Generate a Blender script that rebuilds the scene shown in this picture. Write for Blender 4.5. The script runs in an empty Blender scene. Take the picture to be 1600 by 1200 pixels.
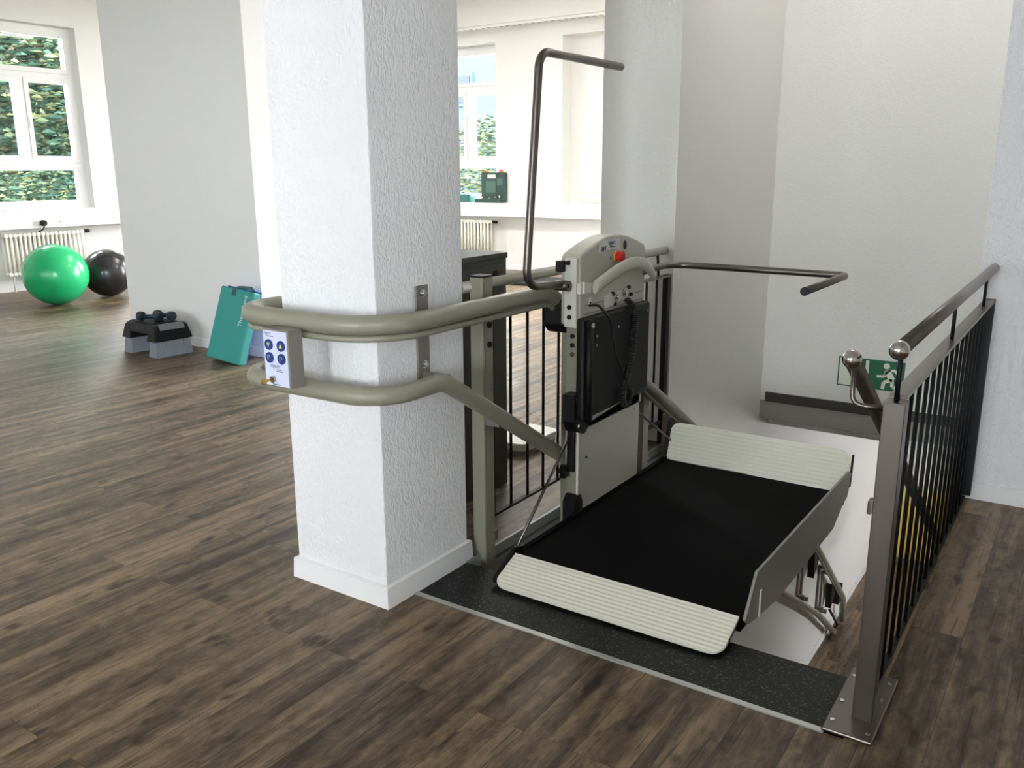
import bpy, math, random
from mathutils import Vector, Matrix
PI = math.pi
rnd = random.Random(7)
sc = bpy.context.scene
col = sc.collection

# ------------------------------------------------------------------ camera, sky, exposure
cam_d = bpy.data.cameras.new('camera')
cam_d.sensor_width = 36.0
cam_d.lens = 36.0 * 1360.5 / 1600.0
cam_d.clip_start = 0.02
cam_d.clip_end = 200
cam = bpy.data.objects.new('camera', cam_d)
col.objects.link(cam)
PITCH, YAW, ROLL = 0.241701, 0.594370, 0.004823
f = Vector((-math.sin(YAW) * math.cos(PITCH), math.cos(YAW) * math.cos(PITCH), -math.sin(PITCH)))
rt = Vector((math.cos(YAW), math.sin(YAW), 0))
dn = f.cross(rt)
rt2 = rt * math.cos(ROLL) + dn * math.sin(ROLL)
dn2 = dn * math.cos(ROLL) - rt * math.sin(ROLL)
mw = Matrix.Identity(4)
for i in range(3):
    mw[i][0] = rt2[i]; mw[i][1] = -dn2[i]; mw[i][2] = -f[i]
mw[0][3], mw[1][3], mw[2][3] = 0, 0, 1.4
cam.matrix_world = mw
sc.camera = cam

world = bpy.data.worlds.new('sky')
sc.world = world
world.use_nodes = True
wb = world.node_tree.nodes['Background']
wb.inputs[0].default_value = (0.93, 0.95, 1.0, 1)
wb.inputs[1].default_value = 40.0

sc.view_settings.view_transform = 'Standard'
sc.view_settings.look = 'None'
sc.view_settings.exposure = 1.14
sc.view_settings.gamma = 1.0
sc.view_settings.use_curve_mapping = False
sc.cycles.max_bounces = 10
sc.cycles.diffuse_bounces = 6
sc.cycles.glossy_bounces = 4
sc.cycles.transparent_max_bounces = 16
sc.cycles.use_denoising = True
sc.cycles.caustics_reflective = False
sc.cycles.caustics_refractive = False
sc.cycles.sample_clamp_indirect = 6.0

def sun(energy, direction, angle=1.0):
    d = bpy.data.lights.new('sun', 'SUN'); d.energy = energy; d.angle = math.radians(angle); d.color = (1, .95, .85)
    o = bpy.data.objects.new('sun', d); col.objects.link(o)
    o.rotation_euler = Vector(direction).to_track_quat('-Z', 'Y').to_euler()
    return o
sun(4.0, (-0.75, 0.35, -0.62))

def portal(cx, cy, cz, w, h, normal):
    """Sky portal filling a window opening (guides daylight sampling, gives no light of its own)."""
    d = bpy.data.lights.new('daylight_portal', 'AREA'); d.shape = 'RECTANGLE'; d.size = w; d.size_y = h
    d.cycles.is_portal = True
    o = bpy.data.objects.new('daylight_portal', d); col.objects.link(o)
    o.location = (cx, cy, cz)
    o.rotation_euler = Vector(normal).to_track_quat('-Z', 'Y').to_euler()

# openings of the window walls: (start along the wall, width, bottom, top)
Z0, Z1 = 0.95, 3.10
LEFT_WINDOWS = [(5.09, 1.36, Z0, Z1), (7.10, 1.3, .06, 3.2), (8.70, 1.3, .06, 3.2)]  # the two tall openings are hidden by the pier, added to brighten the back
BACK_WINDOWS = [(-8.60, 1.30, Z0, Z1), (-5.42, 1.45, .06, 3.2), (-3.85, 1.45, .06, 3.2)]  # last two openings are unseen, added for more daylight at the back
FRONT_WINDOWS = [(-5.3, .70, Z0, Z1), (-0.7, 1.36, Z0, Z1)]
ADDED_SIDE_WINDOWS = [(-3.6, 1.7, Z0, Z1)]  # unseen window, added to light the sides facing right
for a, w, z0, z1 in LEFT_WINDOWS:
    portal(-11.12, a + w / 2, (z0 + z1) / 2, w, z1 - z0, (1, 0, 0))
for a, w, z0, z1 in BACK_WINDOWS:
    portal(a + w / 2, 10.78, (z0 + z1) / 2, w, z1 - z0, (0, -1, 0))
for a, w, z0, z1 in FRONT_WINDOWS:
    portal(a + w / 2, -7.28, (z0 + z1) / 2, w, z1 - z0, (0, 1, 0))
for a, w, z0, z1 in ADDED_SIDE_WINDOWS:
    portal(2.68, a + w / 2, (z0 + z1) / 2, z1 - z0, w, (-1, 0, 0))
portal(2.95, 9.3, -1.45, .8, .7, (-1, 0, 0))  # out-of-view opening added downstairs to brighten the lower stairwell

def fill_light(x, y, z, sx, sy, watts):  # overhead fill lights added out of view to raise the brightness
    d = bpy.data.lights.new('added_fill_light', 'AREA'); d.shape = 'RECTANGLE'; d.size = sx; d.size_y = sy; d.energy = watts; d.color = (1, .97, .92)
    o = bpy.data.objects.new('added_fill_light', d); col.objects.link(o); o.location = (x, y, z)
fill_light(-.95, 4.6, 3.54, .9, .9, 6.5)
fill_light(-4.2, 7.6, 3.54, 1.8, .9, 40)
fill_light(-7.6, 7.8, 3.54, 1.8, .9, 40)

# ------------------------------------------------------------------ materials
def lin(c):
    return c / 12.92 if c <= 0.04045 else ((c + 0.055) / 1.055) ** 2.4
def rgb(r, g, b):
    return (lin(r / 255), lin(g / 255), lin(b / 255), 1)

def mat(name, color, rough=0.5, metal=0.0, spec=0.5, bump=None, vary=None, coat=0.0):
    m = bpy.data.materials.new(name); m.use_nodes = True
    nt = m.node_tree; b = nt.nodes['Principled BSDF']
    b.inputs['Base Color'].default_value = color
    b.inputs['Roughness'].default_value = rough
    b.inputs['Metallic'].default_value = metal
    b.inputs['Specular IOR Level'].default_value = spec
    b.inputs['Coat Weight'].default_value = coat
    tc = nt.nodes.new('ShaderNodeTexCoord')
    if vary:
        amount, scale = vary
        n = nt.nodes.new('ShaderNodeTexNoise'); n.inputs['Scale'].default_value = scale; n.inputs['Detail'].default_value = 5
        nt.links.new(tc.outputs['Object'], n.inputs['Vector'])
        mr = nt.nodes.new('ShaderNodeMapRange')
        mr.inputs['From Min'].default_value = .3; mr.inputs['From Max'].default_value = .7
        mr.inputs['To Min'].default_value = 1 - amount; mr.inputs['To Max'].default_value = 1 + amount
        nt.links.new(n.outputs['Fac'], mr.inputs['Value'])
        mx = nt.nodes.new('ShaderNodeMix'); mx.data_type = 'RGBA'; mx.blend_type = 'MULTIPLY'
        mx.inputs['Factor'].default_value = 1
        mx.inputs[6].default_value = color
        nt.links.new(mr.outputs['Result'], mx.inputs[7])
        nt.links.new(mx.outputs[2], b.inputs['Base Color'])
    if bump:
        strength, scale, dist = bump
        n = nt.nodes.new('ShaderNodeTexNoise'); n.inputs['Scale'].default_value = scale; n.inputs['Detail'].default_value = 3
        nt.links.new(tc.outputs['Object'], n.inputs['Vector'])
        bp = nt.nodes.new('ShaderNodeBump'); bp.inputs['Strength'].default_value = strength; bp.inputs['Distance'].default_value = dist
        nt.links.new(n.outputs['Fac'], bp.inputs['Height'])
        nt.links.new(bp.outputs['Normal'], b.inputs['Normal'])
    return m

def wood_floor(name, tint=(1, 1, 1)):
    m = bpy.data.materials.new(name); m.use_nodes = True
    nt = m.node_tree; L = nt.links.new; N = nt.nodes.new
    b = nt.nodes['Principled BSDF']
    tc = N('ShaderNodeTexCoord')
    sp = N('ShaderNodeSeparateXYZ'); L(tc.outputs['Object'], sp.inputs[0])
    cb = N('ShaderNodeCombineXYZ'); L(sp.outputs['Y'], cb.inputs['X']); L(sp.outputs['X'], cb.inputs['Y'])
    off = N('ShaderNodeVectorMath'); off.operation = 'ADD'; off.inputs[1].default_value = (20.35, 20.649, 0)
    L(cb.outputs[0], off.inputs[0])
    br = N('ShaderNodeTexBrick'); L(off.outputs[0], br.inputs['Vector'])
    br.offset = 0.37; br.offset_frequency = 2; br.squash = 1
    br.inputs['Color1'].default_value = (0, 0, 0, 1); br.inputs['Color2'].default_value = (1, 1, 1, 1)
    br.inputs['Mortar'].default_value = (.5, .5, .5, 1)
    br.inputs['Scale'].default_value = 1; br.inputs['Mortar Size'].default_value = 0.0007
    br.inputs['Mortar Smooth'].default_value = 0.2
    br.inputs['Brick Width'].default_value = 1.12; br.inputs['Row Height'].default_value = 0.145
    # per plank shift of the grain
    sh = N('ShaderNodeMath'); sh.operation = 'MULTIPLY'; sh.inputs[1].default_value = 37.0
    L(br.outputs['Color'], sh.inputs[0])
    cz = N('ShaderNodeCombineXYZ'); L(sp.outputs['X'], cz.inputs['X']); L(sp.outputs['Y'], cz.inputs['Y']); L(sh.outputs[0], cz.inputs['Z'])
    def noise(scale, detail, dist=0.0, rough=.55):
        mp = N('ShaderNodeMapping'); mp.inputs['Scale'].default_value = (*scale, 1); L(cz.outputs[0], mp.inputs['Vector'])
        g = N('ShaderNodeTexNoise'); g.inputs['Scale'].default_value = 1; g.inputs['Detail'].default_value = detail
        g.inputs['Roughness'].default_value = rough; g.inputs['Distortion'].default_value = dist
        L(mp.outputs[0], g.inputs['Vector']); return g.outputs['Fac']
    g1 = noise((15, 1.1), 3, .25)            # broad dark and light bands along each plank
    g2 = noise((150, 9), 4)                  # fine grain
    g3 = noise((30, 13), 5, .5, .7)         # mottling
    kn = noise((17, 7), 2)                   # knots
    ck = noise((75, 2.2), 3, .8)             # dark cracks
    def rng(v, f0, f1, t0, t1):
        n = N('ShaderNodeMapRange'); L(v, n.inputs['Value'])
        for i, q in enumerate((f0, f1, t0, t1)): n.inputs[1 + i].default_value = q
        return n.outputs[0]
    def m2(op, a, bb, c=None):
        n = N('ShaderNodeMath'); n.operation = op
        for i, v in enumerate((a, bb, c)):
            if v is None: continue
            if isinstance(v, (int, float)): n.inputs[i].default_value = v
            else: L(v, n.inputs[i])
        return n.outputs[0]
    knr = m2('MAXIMUM', rng(kn, .59, .72, 0, .85), rng(ck, .60, .68, 0, .6))
    t = m2('MULTIPLY_ADD', g1, 1.35, -0.52)
    t = m2('MULTIPLY_ADD', g2, 0.34, t)
    t = m2('MULTIPLY_ADD', g3, 0.85, t)
    t = m2('ADD', t, -0.13)
    t = m2('MULTIPLY_ADD', br.outputs['Color'], 0.20, t)
    t = m2('ADD', t, -0.05)
    cr = N('ShaderNodeValToRGB'); e = cr.color_ramp.elements
    e[0].position = 0.10; e[0].color = rgb(36, 29, 24)
    e[1].position = 0.95; e[1].color = rgb(138, 117, 92)
    k = e.new(0.40); k.color = rgb(57, 46, 36)
    k = e.new(0.65); k.color = rgb(98, 81, 63)
    L(t, cr.inputs[0])
    mk = N('ShaderNodeMix'); mk.data_type = 'RGBA'; L(knr, mk.inputs['Factor']); L(cr.outputs[0], mk.inputs[6]); mk.inputs[7].default_value = rgb(30, 23, 19)
    mm = N('ShaderNodeMix'); mm.data_type = 'RGBA'; L(br.outputs['Fac'], mm.inputs['Factor']); L(mk.outputs[2], mm.inputs[6]); mm.inputs[7].default_value = rgb(32, 26, 22)
    tn = N('ShaderNodeMix'); tn.data_type = 'RGBA'; tn.blend_type = 'MULTIPLY'; tn.inputs['Factor'].default_value = 1
    L(mm.outputs[2], tn.inputs[6]); tn.inputs[7].default_value = (*tint, 1)
    L(tn.outputs[2], b.inputs['Base Color'])
    rr = N('ShaderNodeMapRange'); rr.inputs['To Min'].default_value = .30; rr.inputs['To Max'].default_value = .44
    L(g2, rr.inputs['Value']); L(rr.outputs[0], b.inputs['Roughness'])
    b.inputs['Specular IOR Level'].default_value = .28
    bp = N('ShaderNodeBump'); bp.inputs['Strength'].default_value = .25; bp.inputs['Distance'].default_value = .002
    hh = m2('MULTIPLY_ADD', br.outputs['Fac'], -1.2, g2)
    L(hh, bp.inputs['Height']); L(bp.outputs['Normal'], b.inputs['Normal'])
    return m

def plaster(name, color, strength=.35, scale=70, stretch=.55):
    m = mat(name, color, rough=.75, spec=.3)
    nt = m.node_tree; L = nt.links.new; N = nt.nodes.new; b = nt.nodes['Principled BSDF']
    tc = N('ShaderNodeTexCoord'); mp = N('ShaderNodeMapping'); mp.inputs['Scale'].default_value = (1, 1, stretch)
    L(tc.outputs['Object'], mp.inputs['Vector'])
    n1 = N('ShaderNodeTexNoise'); n1.inputs['Scale'].default_value = scale; n1.inputs['Detail'].default_value = 4; n1.inputs['Distortion'].default_value = 1.2
    L(mp.outputs[0], n1.inputs['Vector'])
    r = N('ShaderNodeMapRange'); r.inputs['From Min'].default_value = .38; r.inputs['From Max'].default_value = .62
    L(n1.outputs['Fac'], r.inputs['Value'])
    bp = N('ShaderNodeBump'); bp.inputs['Strength'].default_value = strength; bp.inputs['Distance'].default_value = .004
    L(r.outputs[0], bp.inputs['Height']); L(bp.outputs['Normal'], b.inputs['Normal'])
    return m

def granite(name):
    m = mat(name, rgb(46, 48, 47), rough=.5, spec=.25)
    nt = m.node_tree; L = nt.links.new; N = nt.nodes.new; b = nt.nodes['Principled BSDF']
    tc = N('ShaderNodeTexCoord')
    v = N('ShaderNodeTexVoronoi'); v.inputs['Scale'].default_value = 260; L(tc.outputs['Object'], v.inputs['Vector'])
    cr = N('ShaderNodeValToRGB'); e = cr.color_ramp.elements
    e[0].position = 0; e[0].color = rgb(14, 15, 15); e[1].position = 1; e[1].color = rgb(92, 94, 90)
    k = e.new(.72); k.color = rgb(22, 24, 23); k = e.new(.9); k.color = rgb(44, 46, 44)
    sx = N('ShaderNodeSeparateColor'); L(v.outputs['Color'], sx.inputs[0]); L(sx.outputs[0], cr.inputs[0])
    L(cr.outputs[0], b.inputs['Base Color'])
    return m

def glass(name):
    m = bpy.data.materials.new(name); m.use_nodes = True
    nt = m.node_tree; nt.nodes.clear(); N = nt.nodes.new; L = nt.links.new
    o = N('ShaderNodeOutputMaterial'); mx = N('ShaderNodeMixShader'); t = N('ShaderNodeBsdfTransparent'); g = N('ShaderNodeBsdfGlossy')
    t.inputs[0].default_value = (.97, .99, .985, 1); g.inputs['Roughness'].default_value = .02
    fr = N('ShaderNodeFresnel'); fr.inputs[0].default_value = 1.35
    L(fr.outputs[0], mx.inputs[0]); L(t.outputs[0], mx.inputs[1]); L(g.outputs[0], mx.inputs[2]); L(mx.outputs[0], o.inputs[0])
    return m

def leaves(name, c1, c2, c3):
    m = mat(name, c1, rough=.9, spec=.03)
    nt = m.node_tree; N = nt.nodes.new; L = nt.links.new
    g = N('ShaderNodeNewGeometry'); cr = N('ShaderNodeValToRGB'); e = cr.color_ramp.elements
    e[0].color = c1; e[1].color = c3; e[0].position = .1; e[1].position = .95
    k = e.new(.55); k.color = c2
    L(g.outputs['Random Per Island'], cr.inputs[0]); L(cr.outputs[0], nt.nodes['Principled BSDF'].inputs['Base Color'])
    return m

M = {}
M['floor'] = wood_floor('vinyl_planks')
M['wall'] = plaster('white_wall_paint', rgb(236, 236, 234), .12, 60, 1)
M['stucco'] = plaster('white_stucco', rgb(236, 236, 238), .6, 62, .5)
M['well'] = plaster('stairwell_plaster', rgb(230, 229, 225), .25, 70, .6)
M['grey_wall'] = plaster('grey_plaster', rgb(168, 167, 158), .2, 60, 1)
M['ceiling'] = mat('ceiling_white', rgb(238, 238, 236), .8, spec=.2)
M['trim'] = mat('white_trim', rgb(238, 238, 238), .45)
M['granite'] = granite('dark_granite')
M['alu'] = mat('aluminium_strip', rgb(190, 193, 190), .35, metal=.6)
M['fascia'] = mat('fascia_grey', rgb(150, 155, 155), .4, metal=.3)
M['dark_ledge'] = mat('dark_ledge', rgb(58, 56, 52), .6)
M['steel'] = mat('brushed_steel', rgb(114, 108, 103), .34, metal=1.0, bump=(.05, 300, .001))
M['steel_lit'] = mat('rail_steel_lit', rgb(186, 184, 174), .5, metal=.55)  # handrail steel made paler, the strong light on it put into the colour
M['steel_polished'] = mat('polished_steel', rgb(195, 190, 185), .18, metal=1.0)
M['chrome'] = mat('bolt_steel', rgb(200, 200, 196), .2, metal=1.0)
M['bar'] = mat('dark_navy_bar', rgb(13, 14, 18), .5, spec=.3)
M['pebble'] = mat('pebble_grey_paint', rgb(140, 138, 122), .35)
M['pebble_dark'] = mat('pebble_grey_box', rgb(122, 117, 110), .45)
M['lift_panel'] = mat('lift_panel_grey', rgb(180, 179, 168), .3)
M['lift_head'] = mat('lift_head_grey', rgb(180, 179, 166), .42)
M['lift_cover'] = mat('lift_cover_cream', rgb(212, 211, 200), .4)
M['ramp'] = mat('ramp_cream', rgb(222, 221, 206), .4)
M['flap'] = mat('flap_grey', rgb(140, 139, 132), .35, metal=.2)
M['rubber'] = mat('black_rubber', rgb(8, 8, 8), .8, spec=.08, bump=(.15, 400, .001), vary=(.35, 6))
M['black'] = mat('black_plastic', rgb(15, 15, 15), .5, spec=.3)
M['pad'] = mat('black_pad', rgb(20, 20, 21), .6, spec=.3, bump=(.1, 200, .001))
M['cable'] = mat('black_cable', rgb(18, 18, 18), .5)
M['red'] = mat('red_button', rgb(205, 32, 30), .3)
M['yellow_ring'] = mat('yellow_ring', rgb(190, 160, 60), .5)
M['label_plate'] = mat('label_plate', rgb(200, 202, 200), .4)
M['panel_face'] = mat('panel_face', rgb(208, 214, 236), .3)
M['button_blue'] = mat('button_blue', rgb(40, 56, 122), .3)
M['arrow_green'] = mat('arrow_lime', rgb(205, 225, 120), .4)
M['print_blue'] = mat('print_blue', rgb(45, 70, 130), .5)
M['print_dark'] = mat('print_dark', rgb(50, 52, 58), .5)
M['brass'] = mat('brass', rgb(196, 158, 80), .25, metal=1.0)
M['cabinet'] = mat('dark_grey_cabinet', rgb(62, 63, 58), .5)
M['cabinet_top'] = mat('cabinet_top_grey', rgb(58, 60, 54), .4)
M['ball_green'] = mat('green_rubber', rgb(30, 170, 105), .24, spec=.5)
M['ball_black'] = mat('black_rubber_ball', rgb(38, 36, 40), .25)
M['foam'] = mat('teal_foam', rgb(50, 146, 140), .6, bump=(.08, 300, .001))
M['foam_blue'] = mat('blue_back', rgb(40, 98, 172), .6)
M['strap'] = mat('grey_strap', rgb(70, 96, 104), .6)
M['white_print'] = mat('white_print', rgb(235, 240, 238), .5)
M['grey_plastic'] = mat('grey_plastic', rgb(124, 130, 140), .5)
M['grey_mat'] = mat('grey_grip', rgb(112, 114, 118), .6)
M['dumbbell'] = mat('dumbbell_blue_black', rgb(30, 44, 58), .4)
M['case_green'] = mat('case_dark_green', rgb(38, 66, 58), .4)
M['case_inner'] = mat('case_inner_green', rgb(70, 104, 92), .45)
M['case_teal'] = mat('case_teal', rgb(40, 112, 104), .4)
M['orange'] = mat('orange_latch', rgb(224, 88, 40), .4)
M['white_wire'] = mat('white_wire', rgb(225, 225, 222), .4)
M['radiator'] = mat('radiator_white', rgb(240, 238, 226), .35)
M['window'] = mat('window_frame_white', rgb(240, 241, 240), .35)
M['glass'] = glass('window_glass')
M['sign_green'] = mat('sign_green', rgb(18, 98, 66), .45)
M['sign_white'] = mat('sign_white', rgb(222, 228, 208), .45)
M['yellow'] = mat('yellow_paint', rgb(236, 206, 96), .5)
M['white_pad'] = mat('white_plastic', rgb(226, 226, 220), .4)
M['pad_base'] = mat('grey_base', rgb(140, 141, 136), .5)
M['leaf'] = leaves('leaf_green', rgb(22, 38, 33), rgb(38, 54, 42), rgb(64, 66, 44))
M['leaf_pale'] = leaves('leaf_pale', rgb(40, 50, 36), rgb(52, 60, 44), rgb(64, 70, 54))
M['bark'] = mat('bark', rgb(90, 74, 62), .9)
M['facade'] = mat('pale_blue_facade', rgb(37, 45, 51), .9, spec=.02)
M['facade_dark'] = mat('facade_plinth_blue', rgb(27, 37, 44), .9, spec=.02)
M['ground'] = mat('ground_paving', rgb(150, 148, 140), .95)
M['pane_dark'] = mat('far_pane', rgb(12, 18, 24), .5, spec=.1)

# ------------------------------------------------------------------ mesh helpers
class MB:
    def __init__(s):
        s.v = []; s.f = []; s.sm = []
    def add(s, vs, fs, smooth=False, T=None):
        o = len(s.v)
        for p in vs:
            p = Vector(p)
            s.v.append(T @ p if T else p)
        for q in fs:
            s.f.append([i + o for i in q]); s.sm.append(smooth)
        return s
    def box(s, x0, x1, y0, y1, z0, z1, T=None):
        vs = [(x, y, z) for z in (z0, z1) for y in (y0, y1) for x in (x0, x1)]
        return s.add(vs, [(0, 2, 3, 1), (4, 5, 7, 6), (0, 1, 5, 4), (2, 6, 7, 3), (0, 4, 6, 2), (1, 3, 7, 5)], T=T)
    def prism(s, poly, fn, d0, d1, smooth=False):
        """poly: 2-D outline; fn(a, b, d) gives the 3-D point."""
        n = len(poly)
        vs = [fn(a, b, d0) for a, b in poly] + [fn(a, b, d1) for a, b in poly]
        s.add(vs, [list(range(n))[::-1], list(range(n, 2 * n))])
        s.add(vs, [(i, (i + 1) % n, n + (i + 1) % n, n + i) for i in range(n)], smooth)
        return s
    def tube(s, pts, r, seg=16, caps=True, r2=None):
        pts = [Vector(p) for p in pts]
        n = len(pts); tang = []
        for i in range(n):
            a = pts[max(i - 1, 0)]; b = pts[min(i + 1, n - 1)]
            tang.append((b - a).normalized())
        ref = Vector((0, 0, 1)) if abs(tang[0].z) < .9 else Vector((1, 0, 0))
        u = tang[0].cross(ref).normalized()
        vs = []
        for i in range(n):
            if i: u = (u - tang[i] * u.dot(tang[i])).normalized()
            w = tang[i].cross(u)
            rr = r if r2 is None else r + (r2 - r) * i / (n - 1)
            for k in range(seg):
                a = 2 * PI * k / seg
                vs.append(pts[i] + (u * math.cos(a) + w * math.sin(a)) * rr)
        fs = [(i * seg + k, i * seg + (k + 1) % seg, (i + 1) * seg + (k + 1) % seg, (i + 1) * seg + k) for i in range(n - 1) for k in range(seg)]
        s.add(vs, fs, True)
        if caps:
            s.add(vs[:seg], [list(range(seg))[::-1]]); s.add(vs[-seg:], [list(range(seg))])
        return s
    def cyl(s, a, b, r, seg=16, r2=None):
        return s.tube([a, b], r, seg, True, r2)
    def ball(s, c, r, seg=24, rings=14, sz=1.0):
        vs = []; fs = []
        for i in range(rings + 1):
            th = PI * i / rings
            for k in range(seg):
                a = 2 * PI * k / seg
                vs.append((c[0] + r * math.sin(th) * math.cos(a), c[1] + r * math.sin(th) * math.sin(a), c[2] + r * sz * math.cos(th)))
        for i in range(rings):
            for k in range(seg):
                fs.append((i * seg + k, (i + 1) * seg + k, (i + 1) * seg + (k + 1) % seg, i * seg + (k + 1) % seg))
        return s.add(vs, fs, True)
    def build(s, name, m, parent=None, bevel=0, label=None, cat=None, group=None, kind=None, loc=None, seg=2):
        me = bpy.data.meshes.new(name)
        org = Vector(loc) if loc is not None else Vector((0, 0, 0))
        me.from_pydata([tuple(p - org) for p in s.v], [], s.f)
        me.polygons.foreach_set('use_smooth', s.sm)
        me.materials.append(M[m] if isinstance(m, str) else m)
        me.update()
        import bmesh
        bm = bmesh.new(); bm.from_mesh(me)
        bmesh.ops.remove_doubles(bm, verts=bm.verts, dist=1e-6)
        bmesh.ops.recalc_face_normals(bm, faces=bm.faces)
        bm.to_mesh(me); bm.free()
        o = bpy.data.objects.new(name, me); col.objects.link(o)
        o.location = org
        if parent:
            o.parent = parent
            o.matrix_parent_inverse = parent.matrix_basis.inverted()
        if bevel:
            b = o.modifiers.new('bevel', 'BEVEL'); b.width = bevel; b.segments = seg; b.limit_method = 'ANGLE'; b.angle_limit = math.radians(40)
        tag(o, label, cat, group, kind)
        return o

def tag(o, label=None, cat=None, group=None, kind=None):
    if label: o['label'] = label
    if cat: o['category'] = cat
    if group: o['group'] = group
    if kind: o['kind'] = kind
    return o

def thing(name, label, cat, loc=(0, 0, 0), group=None, kind=None):
    o = bpy.data.objects.new(name, None); col.objects.link(o)
    o.location = loc; o.empty_display_size = .1
    return tag(o, label, cat, group, kind)

def copy_tree(o, delta, label, group=None):
    """Copy of a thing, its parts and sub-parts, moved by delta."""
    r = o.copy(); col.objects.link(r); r.location = Vector(o.location) + Vector(delta)
    if label: r['label'] = label
    if group: r['group'] = group
    def kids(src, dst):
        for ch in list(src.children):
            c = ch.copy(); col.objects.link(c); c.parent = dst
            kids(ch, c)
    kids(o, r)
    return r

def fillet(pts, rad, n=8):
    """Polyline with rounded corners; rad is one radius or a list for the inner points."""
    pts = [Vector(p) for p in pts]; out = [pts[0]]
    for i in range(1, len(pts) - 1):
        r = rad[i - 1] if isinstance(rad, (list, tuple)) else rad
        p = pts[i]; a = (pts[i - 1] - p); b = (pts[i + 1] - p)
        la, lb = a.length, b.length; a.normalize(); b.normalize()
        ang = a.angle(b)
        if ang > PI - .02 or r <= 0:
            out.append(p); continue
        t = min(r / math.tan(ang / 2), la * .49, lb * .49)
        rr = t * math.tan(ang / 2)
        c = p + (a + b).normalized() * (rr / math.sin(ang / 2))
        s0 = p + a * t - c; s1 = p + b * t - c
        tot = s0.angle(s1); ax = s0.cross(s1).normalized()
        for k in range(n + 1):
            out.append(c + Matrix.Rotation(tot * k / n, 3, ax) @ s0)
    out.append(pts[-1])
    return out

def text_mb(mb, s, size, T):
    cu = bpy.data.curves.new('lettering', 'FONT'); cu.body = s; cu.size = size; cu.extrude = size * .01
    o = bpy.data.objects.new('lettering', cu); col.objects.link(o)
    dg = bpy.context.evaluated_depsgraph_get(); dg.update()
    me = bpy.data.meshes.new_from_object(o.evaluated_get(dg))
    mb.add([v.co for v in me.vertices], [list(p.vertices) for p in me.polygons], False, T)
    bpy.data.objects.remove(o); bpy.data.curves.remove(cu); bpy.data.meshes.remove(me)
    return mb

def structure(mb, name, m, **k):
    return mb.build(name, m, kind='structure', **k)

# ------------------------------------------------------------------ the setting
CZ = 3.65
H0 = -0.30          # underside of the upper floor slab
LZ = -3.04          # lower floor
b = MB().box(-11.3, -1.79, -7.3, 10.8, H0, 0).box(-1.79, 2.6, -7.3, 2.055, H0, 0).box(-.385, 2.6, 2.055, 4.08, H0, 0)
structure(b, 'floor', 'floor')
structure(MB().box(-1.79, -.385, 2.068, 2.345, -.045, .002), 'trim_1', 'granite', bevel=.004, label='dark speckled granite nosing along the top of the stairs')
structure(MB().box(-1.79, -.435, 2.05, 2.068, -.05, .004), 'trim_2', 'alu', label='thin silver edging strip along the granite nosing')
structure(MB().box(-1.79, -.385, 2.10, 2.32, H0, -.045), 'stair_head_block', 'well')
b = MB()
b.box(-1.79, -1.778, 2.345, 4.072, -.035, .006).box(-1.79, -1.775, 2.345, 4.072, -.16, -.045).box(-1.79, -1.772, 2.345, 4.072, H0, -.17)
structure(b, 'trim_3', 'fascia', label='grey metal edge profile of the upper floor beside the lift')
structure(MB().box(-.385, -.378, 2.4, 4.072, H0, -.001), 'trim_4', 'dark_ledge')

# stairs: hidden by their own nosing from above, but built where they stand
poly = [(2.32, 0 - .05)]
n = 17; tread = .29; rise = 3.04 / n
poly = [(2.32, -.05), (2.345, -.05)]
y, z = 2.345, 0
for i in range(1, n):
    poly += [(y, -i * rise), (y + tread, -i * rise)]; y += tread
poly += [(y, LZ), (y - .9, LZ), (2.32, -.5)]
structure(MB().prism(poly, lambda a, bb, d: (d, a, bb), -1.775, -.46), 'staircase', 'floor', label='straight flight of stairs going down below the lift platform')

structure(MB().box(-2.19, -1.775, 4.073, 10.9, LZ, CZ).box(-2.19, -1.775, 1.9, 4.073, LZ, H0 - .001), 'wall_stair_left', 'well')
structure(MB().box(-1.775, 2.9, 5.593, 5.80, -.222, CZ), 'wall_far', 'well')
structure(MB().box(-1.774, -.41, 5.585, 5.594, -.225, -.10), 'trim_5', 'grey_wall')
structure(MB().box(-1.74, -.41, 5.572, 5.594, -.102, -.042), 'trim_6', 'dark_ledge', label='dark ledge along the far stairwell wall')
structure(MB().box(-.413, 2.6, 4.073, 5.593, H0 - .3, CZ), 'wall_right', 'stucco')
structure(MB().box(-.413, 2.6, 4.058, 4.073, 0, .075), 'baseboard_right', 'trim', bevel=.003)
# window walls
def wall_with_holes(fn, a0, a1, z0, z1, holes, d0, d1):
    """Solid wall along a with rectangular openings; fn boxes it."""
    b = MB(); cur = a0
    for h, w, c0, c1 in sorted(holes):
        fn(b, cur, h, d0, d1, z0, z1)
        fn(b, h, h + w, d0, d1, z0, c0); fn(b, h, h + w, d0, d1, c1, z1)
        cur = h + w
    fn(b, cur, a1, d0, d1, z0, z1)
    return b
bx = lambda b, a0, a1, d0, d1, z0, z1: b.box(a0, a1, d0, d1, z0, z1)
by = lambda b, a0, a1, d0, d1, z0, z1: b.box(d0, d1, a0, a1, z0, z1)
structure(wall_with_holes(by, -7.3, 10.8, 0, CZ, LEFT_WINDOWS, -11.15, -10.80), 'wall_left', 'wall')
b = wall_with_holes(bx, -11.15, -2.19, 0, CZ, BACK_WINDOWS + [(-6.22, .67, Z0, Z1)], 10.42, 10.80)
b.box(-6.22, -5.55, 10.66, 10.80, Z0, Z1)          # plain niche beside the pier
structure(b, 'wall_back', 'wall')
structure(wall_with_holes(bx, -11.15, 2.6, 0, CZ, FRONT_WINDOWS, -7.3, -7.0), 'wall_front', 'wall')
structure(wall_with_holes(by, -7.3, 5.6, -.3, CZ, ADDED_SIDE_WINDOWS, 2.5, 2.7), 'wall_side', 'wall')
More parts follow.
